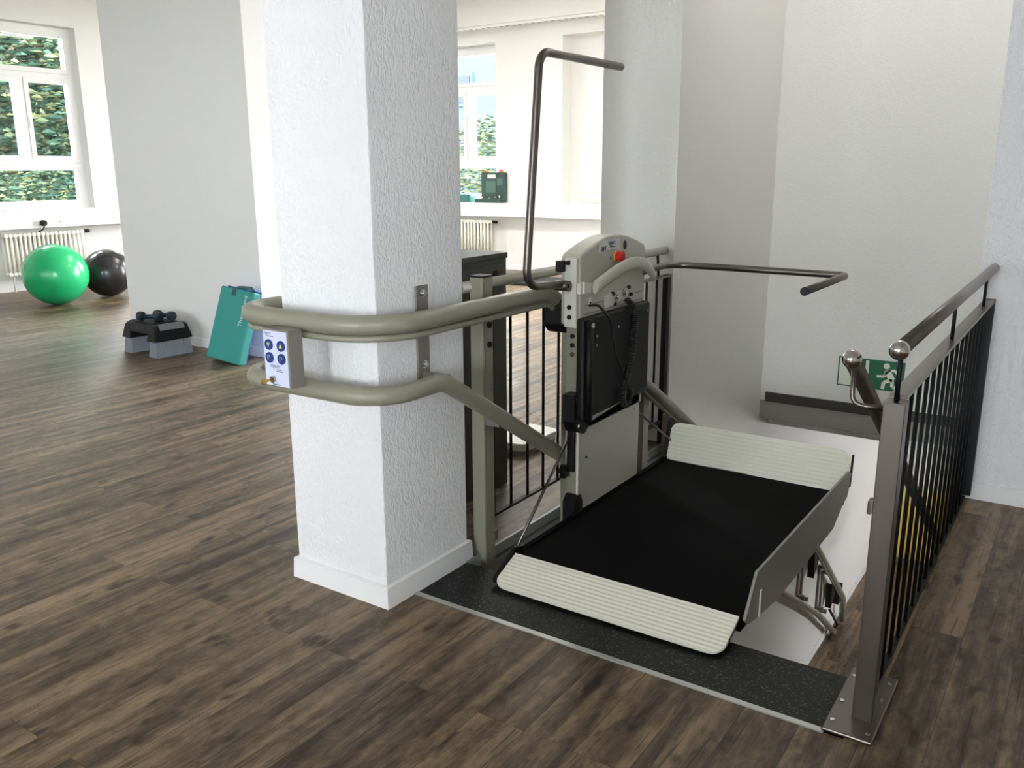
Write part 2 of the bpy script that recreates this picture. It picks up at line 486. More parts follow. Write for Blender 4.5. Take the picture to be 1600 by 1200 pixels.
structure(MB().box(-11.3, 2.9, -7.3, 10.9, CZ, CZ + .25), 'ceiling', 'ceiling')
b = MB().box(-10.80, -2.19, 10.08, 10.42, 3.27, CZ)
structure(b, 'ceiling_beam', 'ceiling')
structure(MB().box(-10.80, -10.62, -7.0, 6.95, .74, .93), 'trim_7', 'trim', bevel=.006, label='deep white window sill along the left wall')
structure(MB().box(-10.80, -5.50, 10.25, 10.42, .75, .94), 'trim_8', 'trim', bevel=.006, label='deep white window sill along the back wall')
structure(MB().box(-10.80, -2.19, 10.40, 10.42, 0, .07), 'baseboard_back', 'trim')
for cx, cy, w in ((-.95, 4.6, .47), (-4.2, 7.6, .93), (-7.6, 7.8, .93)):  # housings made up for the added overhead fill lights
    structure(MB().box(cx - w, cx + w, cy - .48, cy + .48, 3.55, CZ), 'fill_light_housing', 'trim', bevel=.01)
# blind tracks on the ceiling and at the beam, with punched slots
def slot_track(x0, x1, yc, zc, name):
    root = thing(name, None, None, (0, 0, 0), kind='structure')
    MB().box(x0, x1, yc - .035, yc + .035, zc - .03, zc).build('rail', 'trim', root)
    s = MB(); k = x0 + .06
    while k < x1 - .1:
        s.box(k, k + .05, yc - .018, yc + .018, zc - .0325, zc - .029); k += .1
    tag(s.build('slot', 'pebble_dark', root), kind='stuff')
slot_track(-9.4, -2.3, 9.75, CZ, 'trim_9')
slot_track(-9.4, -2.3, 10.16, 3.27, 'trim_10')

# columns
structure(MB().box(-2.221, -1.806, 1.935, 2.372, 0, CZ), 'column', 'stucco', label='white textured column wrapped by the lift track', bevel=.004)
b = MB()
def skirt(b, x0, x1, y0, y1, h, t):
    pr = [(0, 0), (t, 0), (t * .75, h), (0, h)]
    ring = []
    for d, z in ((t, 0), (t * .8, h), (0, h + .004)):
        ring.append([(x0 - d, y0 - d, z), (x1 + d, y0 - d, z), (x1 + d, y1 + d, z), (x0 - d, y1 + d, z)])
    vs = [p for r in ring for p in r]
    fs = [(i * 4 + k, i * 4 + (k + 1) % 4, (i + 1) * 4 + (k + 1) % 4, (i + 1) * 4 + k) for i in range(2) for k in range(4)]
    b.add(vs, fs)
skirt(b, -2.221, -1.806, 1.935, 2.372, .072, .016)
structure(b, 'baseboard_column', 'trim')
structure(MB().box(-6.99, -5.252, 4.385, 5.05, 0, CZ), 'column_wide', 'wall', label='wide pale wall pier behind the step platform', bevel=.004)
b = MB(); skirt(b, -6.99, -5.252, 4.385, 5.05, .07, .014)
structure(b, 'baseboard_pier', 'trim')

# lower level seen through the stairwell
structure(MB().box(-1.775, 2.95, 1.9, 10.9, LZ - .15, LZ), 'floor_lower', 'floor')
structure(MB().box(-1.775, 2.95, 10.67, 10.9, LZ, -.2), 'wall_lower_far', 'wall')
b = MB().box(2.9, 3.1, 1.9, 8.9, LZ, -.2).box(2.9, 3.1, 9.7, 10.9, LZ, -.2).box(2.9, 3.1, 8.9, 9.7, LZ, -1.8).box(2.9, 3.1, 8.9, 9.7, -1.1, -.2)  # the gap is the added daylight opening
structure(b, 'wall_lower_right', 'wall')
structure(MB().box(-1.775, 3.1, 1.75, 1.9, LZ, H0), 'wall_lower_front', 'wall')
structure(MB().box(-1.775, 3.1, 5.8, 10.9, -.32, -.222).box(2.5, 3.1, 1.75, 5.8, -.32, -.222), 'ceiling_lower', 'ceiling')
structure(MB().box(-1.775, -1.762, 7.29, 10.67, LZ, LZ + .075), 'baseboard_lower', 'trim')

# windows
def window(name, label, P, w, z0, z1):
    """P(a, d, z): a along the wall, d out of the wall plane (0 = mid frame)."""
    root = thing(name, label, None, P(0, 0, z0), kind='structure')
    t1, t2 = 2.53, 1.50
    def bar(b, a0, a1, zz0, zz1, d=.035):
        c = [P(a, dd, z) for z in (zz0, zz1) for dd in (-d, d) for a in (a0, a1)]
        b.add(c, [(0, 2, 3, 1), (4, 5, 7, 6), (0, 1, 5, 4), (2, 6, 7, 3), (0, 4, 6, 2), (1, 3, 7, 5)])
    b = MB()
    e = .002
    bar(b, e, .05, z0 + e, z1 - e); bar(b, w - .05, w - e, z0 + e, z1 - e)
    bar(b, .05, w - .05, z0 + e, z0 + .04); bar(b, .05, w - .05, z1 - .06, z1 - e)
    bar(b, .05, w - .05, t1 - .03, t1 + .03); bar(b, .05, w - .05, t2 - .03, t2 + .03); bar(b, w / 2 - .03, w / 2 + .03, t2 + .03, t1 - .03)
    b.build('window_frame', 'window', root)
    cells = [(.05, w - .05, z0 + .04, t2 - .03), (.05, w / 2 - .03, t2 + .03, t1 - .03), (w / 2 + .03, w - .05, t2 + .03, t1 - .03), (.05, w - .05, t1 + .03, z1 - .06)]
    for a0, a1, c0, c1 in cells:
        s = MB(); e = .055; a0 += .002; a1 -= .002; c0 += .002; c1 -= .002
        bar(s, a0, a1, c0, c0 + e, .045); bar(s, a0, a1, c1 - e, c1, .045); bar(s, a0, a0 + e, c0 + e, c1 - e, .045); bar(s, a1 - e, a1, c0 + e, c1 - e, .045)
        so = s.build('sash', 'window', root)
        g = MB(); bar(g, a0 + e - .005, a1 - e + .005, c0 + e - .005, c1 - e + .005, .004)
        g.build('pane', 'glass', so)
    h = MB(); bar(h, w / 2 + .04, w / 2 + .06, 1.92, 2.04, .062)
    h.build('window_handle', 'window', root)
    return root
wins = [(w, (lambda q: lambda a, d, z: (-10.96 + d, q + a, z))(w[0])) for w in LEFT_WINDOWS]
wins += [(w, (lambda q: lambda a, d, z: (q + a, 10.70 - d, z))(w[0])) for w in BACK_WINDOWS]
wins += [(w, (lambda q: lambda a, d, z: (q + a, -7.18 + d, z))(w[0])) for w in FRONT_WINDOWS]
wins += [(w, (lambda q: lambda a, d, z: (2.6 - d, q + a, z))(w[0])) for w in ADDED_SIDE_WINDOWS]
for i, (w, P) in enumerate(wins):
    window('window_%d' % (i + 1), {0: 'white framed window with trees outside, behind the green ball', 3: 'white framed window behind the open tool case'}.get(i), P, w[1], w[2], w[3])

# ------------------------------------------------------------------ lift track
tr = thing('lift_track', 'beige twin tube lift track bending round the white column and down the stairs', 'stair lift track', (-1.7, 1.82, 0))
XT = -1.70; SL = -.612
up = [(-2.32, 2.42, .953), (-2.32, 1.825, .953), (XT, 1.825, .953), (XT, 2.76, .953), (XT, 7.08, .953 + SL * 4.32), (XT, 8.36, -2.74), (XT, 8.40, LZ + .03)]
MB().tube(fillet(up, [.12, .22, .12, .1, .1], 12), .030, 20).build('upper_tube', 'pebble', tr)
lo = [(-2.32, 2.42, .742), (-2.32, 1.825, .742), (XT, 1.825, .742), (XT, 2.12, .742), (XT, 7.38, .742 + SL * 5.26), (XT, 8.12, LZ + .03)]
MB().tube(fillet(lo, [.12, .22, .14, .3], 12), .029, 20).build('lower_tube', 'pebble', tr)
rk = [(p[0], p[1], p[2] - .042) for p in up[:6]]
MB().tube(fillet(rk, [.115, .215, .1, .1], 12), .0105, 10).build('drive_rack', 'pebble', tr)
def bracket(x, y0, y1, z0, z1, bolts):
    br = MB().box(x, x + .008, y0, y1, z0, z1)
    br.box(x, XT, (y0 + y1) / 2 - .012, (y0 + y1) / 2 + .012, .93, .955).box(x, XT, (y0 + y1) / 2 - .012, (y0 + y1) / 2 + .012, .735, .757)
    o = br.build('wall_bracket', 'pebble_dark', tr, bevel=.002)
    for bz in bolts:
        c = (x + .008, (y0 + y1) / 2, bz)
        MB().cyl(c, (c[0] + .004, c[1], c[2]), .014, 14).cyl(c, (c[0] + .012, c[1], c[2]), .009, 6).build('bolt', 'chrome', o)
bracket(-1.806, 2.118, 2.178, .73, 1.04, (1.015, .782))
def support(x0, x1, y0, y1, z0, z1, cap=True):
    o = MB().box(x0, x1, y0, y1, z0, z1).build('support_post', 'pebble', tr, bevel=.003)
    if cap:
        MB().box(x0 - .001, x1 + .001, y0 - .001, y1 + .001, z1, z1 + .006).build('post_cap', 'black', o)
    return o
p1 = support(-1.812, -1.757, 2.42, 2.482, -.40, 1.038)
MB().box(-1.762, -1.756, 2.427, 2.431, -.2, 1.02).build('groove', 'pebble_dark', p1)
for bz in (.80, .565, .87):
    MB().cyl((-1.757, 2.455, bz), (-1.750, 2.455, bz), .011, 14).build('bolt', 'black', p1)
MB().box(-1.757, XT, 2.43, 2.47, .915, .945).build('tube_clamp', 'pebble_dark', p1)
MB().box(-1.757, XT, 2.43, 2.47, .51, .54).build('tube_clamp', 'pebble_dark', p1)
p2 = support(-1.77, -1.72, 3.665, 3.725, -.9, .38, False)
p4 = support(-1.775, -1.735, 2.985, 3.045, -.5, .90, False)
p3 = support(-1.765, -1.72, 3.98, 4.04, -1.1, .18, False)
# wall fixings of the lower end
for yy, zt, zb in ((6.86, -1.62, -2.11), (6.98, -1.68, -2.18), (7.56, -2.09, -2.53), (7.70, -2.20, -2.62)):
    MB().box(-1.773, -1.755, yy, yy + .03, zb, zt).box(-1.76, XT, yy, yy + .03, zt - .03, zt).box(-1.76, XT, yy, yy + .03, zb, zb + .03).build('wall_bracket', 'pebble_dark', tr)
for yy, zz in ((7.10, -1.80), (7.85, -2.42)):
    MB().prism([(yy, zz + .04), (yy + .16, zz - .1), (yy + .02, zz - .22)], lambda a, c, d: (d, a, c), -1.755, -1.70).build('gusset', 'black', tr)
MB().tube(fillet([(-1.74, 8.0, -2.72), (-1.66, 8.02, -2.86), (-1.70, 8.12, -2.95), (-1.72, 8.0, LZ + .02)], .06), .012, 8).build('end_cable', 'cable', tr)
MB().box(-1.772, -1.70, 8.18, 8.30, -2.74, -2.56).build('end_stop', 'black', tr)

# ------------------------------------------------------------------ call station on the track
cs = thing('call_station', 'small grey wall control box with four round blue buttons and a key', 'control box', (-2.02, 1.76, .75))
x0, x1, yf, z0, z1 = -2.088, -1.975, 1.735, .757, .938
MB().box(x0, x1, yf, 1.792, z0, z1).build('housing', 'pebble_dark', cs, bevel=.003)
fc = MB().box(x0 + .006, x1 - .006, yf - .002, yf, z0 + .006, z1 - .006).build('front_plate', 'panel_face', cs)
FX = lambda u, d=0, v=0: (x0 + u * (x1 - x0), yf - .002 - d, z1 - v * (z1 - z0))
for u, v, kind in ((.27, .27, 'down'), (.74, .27, 'up'), (.27, .49, 'hook'), (.74, .49, 'hook')):
    c = FX(u, 0, v)
    bo = MB().cyl(c, (c[0], c[1] - .004, c[2]), .0165, 24).build('push_button', 'button_blue', cs)
    if kind == 'hook':
        MB().tube([(c[0] - .005, c[1] - .0045, c[2] - .007), (c[0] - .005, c[1] - .0045, c[2] + .006), (c[0] + .003, c[1] - .0045, c[2] + .006), (c[0] + .005, c[1] - .0045, c[2])], .0009, 6).build('button_mark', 'label_plate', bo)
    else:
        s = 1 if kind == 'up' else -1
        MB().prism([(-.0065, -.006 * s), (.0065, -.006 * s), (0, .008 * s)], lambda a, q, d: (c[0] + a, c[1] - d, c[2] + q), .004, .0046).build('button_mark', 'arrow_green', bo)
def TX(u, v):
    p = FX(u, .0006, v)
    return Matrix(((1, 0, 0, p[0]), (0, 0, -1, p[1]), (0, 1, 0, p[2]), (0, 0, 0, 1)))
text_mb(MB(), 'rigert', .014, TX(.08, .10)).build('lettering', 'print_blue', fc)
text_mb(MB(), 'rigert', .018, TX(.27, .655)).build('lettering', 'print_blue', fc)
for u0, u1, v in ((.2, .45, .125), (.5, .7, .685), (.48, .75, .715), (.3, .62, .945)):
    a = FX(u0, 0, v); c = FX(u1, 0, v); MB().box(a[0], c[0], a[1] - .0006, a[1], a[2] - .001, a[2] + .001).build('small_print', 'print_dark', fc)
c = FX(.36, 0, .86)
kl = MB().cyl(c, (c[0], c[1] - .008, c[2]), .010, 18).build('key_switch', 'chrome', cs)
MB().box(c[0] - .001, c[0] + .001, c[1] - .03, c[1] - .006, c[2] - .004, c[2] + .004).cyl((c[0] - .0012, c[1] - .038, c[2]), (c[0] + .0012, c[1] - .038, c[2]), .011, 16).build('key', 'brass', kl)
MB().box(x0 + .03, x1 - .03, 1.79, 1.80, z0 + .02, z1 - .02).build('mounting_plate', 'pebble_dark', cs)

# ------------------------------------------------------------------ the lift carriage with its platform
lf = thing('platform_lift', 'wheelchair platform lift parked at the stair head with one safety bar raised', 'wheelchair lift', (-1.2, 3.0, 0))
XF = -1.585                                      # front of the mast
F = lambda a, c, d: (d, a, c)                    # outline in (y, z), extruded along x
mast = MB().box(-1.645, XF - .006, 2.80, 3.326, .06, .84).build('mast', 'pebble', lf, bevel=.004)
lp = MB().prism([(2.802, .09), (3.328, .09), (3.328, .47), (2.93, .44), (2.802, .42)], F, XF - .006, XF).build('lower_panel', 'lift_panel', lf)
for yy, zz in ((2.86, .30), (3.28, .40)):
    MB().cyl((XF, yy, zz), (XF + .003, yy, zz), .006, 10).build('screw', 'chrome', lp)
up_p = MB().box(XF - .006, XF, 2.802, 3.343, .42, .86).build('upper_panel', 'lift_panel', lf)
MB().box(XF - .004, XF + .004, 2.793, 2.801, .09, .84).build('edge_strip', 'lift_cover', lf)
for zz, m in ((.79, 'black'), (.755, 'black'), (.72, 'chrome')):
    MB().cyl((-1.615, 2.80, zz), (-1.615, 2.794, zz), .009, 12).build('bolt', m, mast)
# console head with an arched top
arc = [(2.775, .835), (2.775, 1.088)]
for k in range(0, 17):
    tt = k / 16
    yy = 2.79 + tt * .515
    arc.append((yy, 1.098 + .055 * math.sin(PI * min(max(tt * .98 + .01, 0), 1))))
arc += [(3.322, 1.085), (3.322, .80)]
head = MB().prism(arc, F, -1.655, XF + .012).build('console_head', 'lift_head', lf, bevel=.008)
for a, c in ((2.80, .905), (2.80, .872)):
    MB().box(XF + .012, XF + .0135, a, 3.30, c, c + .003).build('groove', 'pebble_dark', head)
cov = MB().box(-1.630, XF + .006, 2.758, 2.776, .83, 1.085).box(-1.625, XF + .022, 2.762, 2.80, .955, .995).build('side_cover', 'lift_cover', lf, bevel=.003)
MB().prism([(2.777, .955), (2.83, .95), (2.838, .99), (2.777, 1.0)], F, XF + .012, XF + .03).build('handle_socket', 'lift_cover', lf, bevel=.004)
for zz in (.905, .868):
    MB().cyl((-1.607, 2.758, zz), (-1.607, 2.754, zz), .009, 14).build('bolt', 'black', cov)
# label, keyhole, stop button
pl = MB().box(XF + .012, XF + .0135, 2.915, 3.085, 1.093, 1.138).build('name_plate', 'label_plate', lf)
def TF(y, z):
    return Matrix(((0, 0, 1, XF + .0145), (1, 0, 0, y), (0, 1, 0, z), (0, 0, 0, 1)))
t = text_mb(MB(), 'rigert', .026, TF(2.985, 1.118)); t.build('lettering', 'print_blue', pl)
for a0, a1, c0, c1 in ((3.0, 3.05, 1.108, 1.111), (2.935, 2.955, 1.099, 1.114), (2.963, 2.968, 1.099, 1.116), (2.93, 3.075, 1.096, 1.0975)):
    MB().box(XF + .0135, XF + .0142, a0, a1, c0, c1).build('small_print', 'print_dark', pl)
MB().prism([(3.128 + .013 * math.cos(k * PI / 10), 1.108 + .017 * math.sin(k * PI / 10)) for k in range(20)], F, XF + .012, XF + .014).build('keyhole_cover', 'black', lf)
sb = MB().cyl((XF + .012, 3.052, 1.070), (XF + .02, 3.052, 1.070), .022, 24).build('stop_button_collar', 'yellow_ring', lf)
MB().cyl((XF + .02, 3.052, 1.070), (XF + .045, 3.052, 1.070), .019, 24, .021).build('stop_button', 'red', lf, bevel=.003)
MB().box(XF + .012, XF + .013, 3.005, 3.013, 1.060, 1.072).build('stop_mark', 'print_dark', lf)
# grab handle: a bowed band standing off the head
path = []
for k in range(0, 21):
    tt = k / 20
    yy = 2.825 + tt * .505
    path.append((XF + .02 + .06 * math.sin(PI * (.1 + .8 * tt)) ** .7, yy, .965 + .09 * math.sin(PI * (.04 + .88 * tt)) - .02 * tt))
vs = []; fs = []
for i, (px, py, pz) in enumerate(path):
    for k in range(10):
        a = 2 * PI * k / 10
        vs.append((px + .012 * math.cos(a), py, pz + .026 * math.sin(a)))
for i in range(len(path) - 1):
    for k in range(10):
        fs.append((i * 10 + k, i * 10 + (k + 1) % 10, (i + 1) * 10 + (k + 1) % 10, (i + 1) * 10 + k))
g = MB().add(vs, fs, True); g.add(vs[:10], [list(range(10))]); g.add(vs[-10:], [list(range(10))])
g.build('grab_handle', 'lift_head', lf)
# socket plate and plugs
sp_ = MB().prism([(2.965, .875), (3.04, .882), (3.155, .897), (3.165, .93), (3.01, .93), (2.96, .925)], F, XF + .012, XF + .018).build('socket_plate', 'lift_cover', lf, bevel=.002)
for a, c in ((3.055, .913), (3.125, .921)):
    so = MB().cyl((XF + .018, a, c), (XF + .026, a, c), .018, 20).cyl((XF + .026, a, c), (XF + .03, a, c), .011, 16).build('round_socket', 'chrome', lf)
for a, c in ((3.025, .927), (3.045, .885), (3.165, .937), (3.185, .905)):
    MB().cyl((XF + .012, a, c), (XF + .022, a, c), .008, 12).build('screw_cap', 'black', lf)
MB().box(XF + .012, XF + .014, 2.842, 2.858, .895, .932).build('rocker_switch', 'white_pad', lf)
MB().cyl((XF + .014, 2.85, .913), (XF + .017, 2.85, .913), .004, 8).build('switch_dot', 'black', lf)
# latch block on the left shoulder
MB().box(-1.655, -1.625, 2.735, 2.765, 1.035, 1.075).cyl((-1.62, 2.757, 1.068), (-1.605, 2.757, 1.068), .009, 12).build('latch_block', 'black', lf, bevel=.003)
# safety bars
MB().tube(fillet([(-1.625, 2.79, .987), (-1.64, 2.515, 1.005), (-1.64, 2.60, 1.782), (-1.64, 3.19, 1.782)], [.06, .06], 10), .0145, 16).cyl((-1.64, 3.06, 1.770), (-1.628, 3.06, 1.776), .005, 8).build('safety_bar', 'steel', lf, label='raised steel safety bar')
MB().cyl((-1.655, 2.742, .985), (-1.598, 2.742, .985), .019, 20).cyl((-1.598, 2.742, .985), (-1.592, 2.742, .985), .008, 8).build('bar_hub', 'steel', lf)
MB().tube(fillet([(-1.575, 3.30, .985), (-1.605, 3.64, .985), (-.835, 3.605, .985), (-.84, 3.055, .985)], [.09, .03], 8), .0145, 16).build('safety_bar', 'steel', lf, label='level steel safety bar across the far end')
MB().cyl((-.84, 3.066, .985), (-.84, 3.05, .985), .0152, 18).build('bar_end_cap', 'black', lf)
# folded seat pad
seat = MB().box(-1.583, -1.545, 2.765, 3.325, .475, .865).build('seat_frame', 'black', lf, bevel=.012, seg=3)
MB().box(-1.545, -1.538, 2.805, 3.30, .505, .835).build('seat_pad', 'pad', seat, bevel=.003)
sa = MB().tube([(-1.535, 2.785, .84), (-1.535, 2.785, .47)], .014, 12).cyl((-1.545, 2.785, .84), (-1.525, 2.785, .84), .022, 18).build('seat_hinge_arm', 'black', seat)
MB().cyl((-1.525, 2.785, .84), (-1.519, 2.785, .84), .010, 12).build('bolt', 'chrome', sa)
for a, c in ((2.845, .79), (2.845, .755), (3.02, .80), (2.80, .485), (3.28, .83)):
    MB().cyl((-1.538, a, c), (-1.535, a, c), .005, 8).build('screw', 'chrome', seat)
# cables
MB().tube(fillet([(-1.565, 2.83, .905), (-1.53, 2.84, .91), (-1.525, 2.93, .84), (-1.52, 2.97, .70), (-1.52, 3.06, .58), (-1.52, 3.12, .50), (-1.52, 3.085, .47)], .05, 6), .005, 8).build('cable', 'cable', lf)
core = fillet([(-1.555, 3.12, .895), (-1.525, 3.15, .85), (-1.52, 3.11, .66), (-1.518, 3.03, .53), (-1.518, 3.05, .47), (-1.518, 3.10, .48), (-1.52, 3.11, .53)], .04, 6)
# coiled lead: a helix round the core
def resample(pts, n):
    L = [0]
    for a, c in zip(pts, pts[1:]): L.append(L[-1] + (c - a).length)
    out = []; j = 0
    for i in range(n):
        t = L[-1] * i / (n - 1)
        while j < len(L) - 2 and L[j + 1] < t: j += 1
        s = (t - L[j]) / max(L[j + 1] - L[j], 1e-9)
        out.append(pts[j].lerp(pts[j + 1], s))
    return out
hp = resample([Vector(p) for p in core], 420); hel = []
for i, p in enumerate(hp):
    tg = (hp[min(i + 1, 419)] - hp[max(i - 1, 0)]).normalized()
    u = tg.cross(Vector((1, 0, 0))); u = u.normalized() if u.length > 1e-6 else Vector((0, 1, 0)); w = tg.cross(u)
    a = i * 2 * PI / 6
    hel.append(p + (u * math.cos(a) + w * math.sin(a)) * .0105)
MB().tube(hel, .0036, 5).build('coiled_lead', 'cable', lf)
# black fittings on the mast edge
MB().prism([(2.742, .575), (2.80, .575), (2.80, .53), (2.90, .50), (2.89, .45), (2.83, .405), (2.77, .425), (2.742, .47)], F, -1.625, -1.574).build('hinge_plate', 'black', lf, bevel=.003)
for a, c in ((2.76, .556), (2.84, .515), (2.775, .45)):
    MB().cyl((-1.574, a, c), (-1.570, a, c), .007, 10).build('bolt', 'chrome', lf)
MB().box(-1.628, -1.596, 2.785, 2.801, .255, .425).build('strut_slot', 'black', lf, bevel=.004)
MB().cyl((-1.63, 2.765, .235), (-1.63, 2.765, .285), .014, 14).box(-1.65, -1.63, 2.76, 2.80, .25, .27).build('buffer', 'black', lf)
MB().prism([(2.76, .04), (2.83, .04), (2.83, .13), (2.815, .16), (2.785, .165), (2.76, .14)], F, -1.63, -1.578).build('foot_bracket', 'black', lf, bevel=.003)
for zz in (.15, .13, .11, .09):
    MB().cyl((-1.578, 2.812, zz), (-1.5765, 2.812, zz), .004, 8).build('rivet', 'chrome', lf)
# roller housings gripping the tube
MB().prism([(2.80, .925), (2.87, .935), (2.885, .79), (2.81, .795), (2.775, .83)], F, XT - .035, -1.646).build('roller_housing', 'black', lf, bevel=.008)
MB().prism([(3.28, .50), (3.40, .50), (3.44, .46), (3.37, .36), (3.34, .36), (3.32, .43)], F, XT - .04, -1.60).build('roller_housing', 'black', lf, bevel=.006)
MB().box(-1.70, -1.645, 3.06, 3.28, .36, .56).build('drive_unit', 'pebble_dark', lf)
# platform
plat = MB().prism([(-1.592, 2.43), (-1.575, 2.43), (-1.575, 2.40), (-1.552, 2.368), (-.766, 2.368), (-.766, 3.62), (-1.592, 3.62)], lambda a, c, d: (a, c, d), .028, .078).build('platform_floor', 'rubber', lf, bevel=.003)
MB().box(-1.592, -1.572, 2.43, 3.62, .078, .088).build('edge_rail', 'rubber', lf)
MB().box(-1.50, -.85, 2.40, 3.58, -.02, .028).build('under_frame', 'black', lf)
def ramp(name, hinge, tip, x0, x1, label):
    """Ribbed ramp plate from the hinge line to the tip line, outer corners rounded."""
    h = Vector((0, *hinge)); t = Vector((0, *tip)); d = t - h; Ln = d.length; d.normalize()
    nrm = Vector((1, 0, 0)).cross(d); nrm = nrm if nrm.z > 0 or abs(nrm.z) < .3 and nrm.y < 0 else -nrm
    rad = .045; nu = 60; vs = []; fs = []
    for i in range(nu + 1):
        s = Ln * i / nu
        cut = 0
        if s > Ln - rad:
            cut = rad - math.sqrt(max(rad * rad - (s - (Ln - rad)) ** 2, 0))
        ridge = .0022 * (0.5 + .5 * math.cos(2 * PI * s / (Ln / 10))) if s < Ln * .97 else 0
        p = h + d * s
        for xx, off in ((x0 + cut, -.008), (x0 + cut, ridge), (x1 - cut, ridge), (x1 - cut, -.008)):
            q = p + nrm * off; vs.append((xx, q.y, q.z))
    for i in range(nu):
        for k in range(4):
            fs.append((i * 4 + k, i * 4 + (k + 1) % 4, (i + 1) * 4 + (k + 1) % 4, (i + 1) * 4 + k))
    b = MB().add(vs, fs); b.add(vs[:4], [(0, 1, 2, 3)]); b.add(vs[-4:], [(0, 1, 2, 3)])
    o = b.build(name, 'ramp', lf, label=label)
    # dark side cheeks
    for xx in (x0 + .004, x1 - .012):
        q = []
        for s, off in ((0, -.008), (Ln * .85, -.008), (Ln * .80, -.026), (0, -.030)):
            p = h + d * s + nrm * off; q.append((p.y, p.z))
        MB().prism(q, F, xx, xx + .008).build('ramp_cheek', 'black', o)
    return o
ramp('entry_ramp', (2.366, .080), (2.222, .020), -1.588, -.772, 'cream ribbed ramp lowered onto the granite')
ramp('entry_ramp', (3.622, .080), (3.672, .248), -1.575, -.766, 'cream ribbed ramp raised at the far end')
MB().prism([(2.366, .072), (2.456, .196), (3.60, .182), (3.645, .16), (3.615, .10), (3.60, .068), (3.54, .06), (3.45, .022), (3.40, .0), (2.70, .0), (2.48, .03), (2.40, .045)], F, -.762, -.752).build('side_flap', 'flap', lf, bevel=.0015)
MB().box(-.752, -.748, 2.49, 2.50, .03, .12).build('flap_stop', 'lift_cover', lf)
MB().prism([(2.43, .03), (2.43, .085), (2.375, .098), (2.245, .03), (2.25, .012)], F, -1.604, -1.592).build('ramp_side_plate', 'black', lf)
MB().prism([(3.60, .05), (3.665, .05), (3.715, .22), (3.70, .255), (3.66, .25)], F, -1.592, -1.578).build('ramp_side_plate', 'black', lf)
MB().tube([(-1.612, 2.765, .39), (-1.606, 2.37, .055)], .0055, 10).build('gas_strut', 'steel', lf)
MB().cyl((-1.62, 2.372, .055), (-1.588, 2.372, .055), .010, 12).build('strut_pivot', 'chrome', lf)
MB().tube([(-1.60, 3.346, .369), (-1.572, 3.648, .165)], .0055, 10).build('gas_strut', 'steel', lf)
MB().tube([(-.757, 3.665, .235), (-.757, 3.645, .10)], .005, 8).build('flap_strut', 'black', lf)

# ------------------------------------------------------------------ right hand railing with its post
rl = thing('stair_railing', 'steel and dark bar railing guarding the stairwell on the right', 'railing', (-.362, 2.165, 0))
PX0, PX1, PY0, PY1 = -.387, -.337, 2.140, 2.190
post = MB().box(PX0, PX1, PY0, PY1, .012, .862).build('post', 'steel', rl, bevel=.002)
bp = MB().box(-.442, -.318, 2.055, 2.39, .004, .014).build('base_plate', 'steel', rl, bevel=.004)
for a, c in ((-.425, 2.10), (-.425, 2.20), (-.335, 2.085), (-.335, 2.26), (-.335, 2.35), (-.425, 2.34)):
    MB().cyl((a, c, .014), (a, c, .017), .006, 10).build('screw', 'chrome', bp)
hr = MB().cyl((-.362, 2.14, .990), (-.362, 4.073, .998), .0185, 24).build('handrail', 'steel', rl)
MB().ball((-.362, 2.135, .990), .0235, 24, 14).build('end_ball', 'steel_polished', hr)
MB().box(-.382, -.342, 2.19, 4.045, .862, .872).build('top_bar', 'steel', rl)
MB().box(-.377, -.361, 2.19, 4.045, .006, .014).build('bottom_bar', 'bar', rl)
for k in range(15):
    yy = 2.285 + k * .1165
    MB().cyl((-.368, yy, .012), (-.366, yy, .864), .006, 10).build('baluster', 'bar', rl)
MB().box(-.382, -.342, 4.035, 4.066, .02, .872).build('end_post', 'bar', rl)
MB().box(-.374, -.350, 2.192, 2.204, .02, .862).build('end_post', 'bar', rl)
for yy, z0_ in ((2.165, .862), (3.02, .872), (3.83, .872)):
    MB().cyl((-.362, yy, z0_), (-.362, yy, .98), .006, 10).build('handrail_standoff', 'bar', rl)
# sloping handrail down the stairs
sh = thing('stair_handrail', 'dark steel handrail with a ball end sloping down the stairs', 'handrail', (-.468, 2.165, .9))
s0 = Vector((-.470, 2.16, .952)); s1 = Vector((-.470, 7.0, .952 - .60 * 4.84))
t_ = MB().cyl(s0, s1, .020, 24).build('rail_tube', 'steel', sh)
MB().ball(s0, .0235, 24, 14).build('end_ball', 'steel_polished', sh)
MB().tube(fillet([(-.387, 2.165, .838), (-.462, 2.165, .84), (-.466, 2.175, .93)], .025, 8), .0062, 12).build('bracket_arm', 'steel', sh)

# ------------------------------------------------------------------ left balustrade
bl = thing('balustrade', 'dark bar balustrade with brightly lit steel handrail between column and wall, behind the lift', 'railing', (-1.80, 3.2, 0))
MB().cyl((-1.822, 2.372, 1.003), (-1.822, 4.073, 1.003), .0195, 24).build('handrail', 'steel_lit', bl)
MB().box(-1.812, -1.777, 2.49, 4.06, .876, .884).build('top_bar', 'steel', bl)
MB().box(-1.803, -1.783, 2.49, 4.06, .122, .132).build('bottom_bar', 'bar', bl)
for k in range(13):
    yy = 2.527 + k * .1165
    if yy < 4.03:
        MB().cyl((-1.793, yy, .132), (-1.793, yy, .876), .006, 10).build('baluster', 'bar', bl)
MB().box(-1.808, -1.78, 4.025, 4.06, .004, .884).build('end_post', 'bar', bl)
MB().box(-1.808, -1.78, 2.484, 2.50, .004, .884).build('end_post', 'bar', bl)
for yy in (2.56, 3.98):
    MB().cyl((-1.812, yy, .884), (-1.82, yy, .99), .006, 10).build('handrail_standoff', 'bar', bl)
MB().box(-1.79, -1.775, 2.50, 2.525, .03, .07).build('clamp', 'pebble_dark', bl)

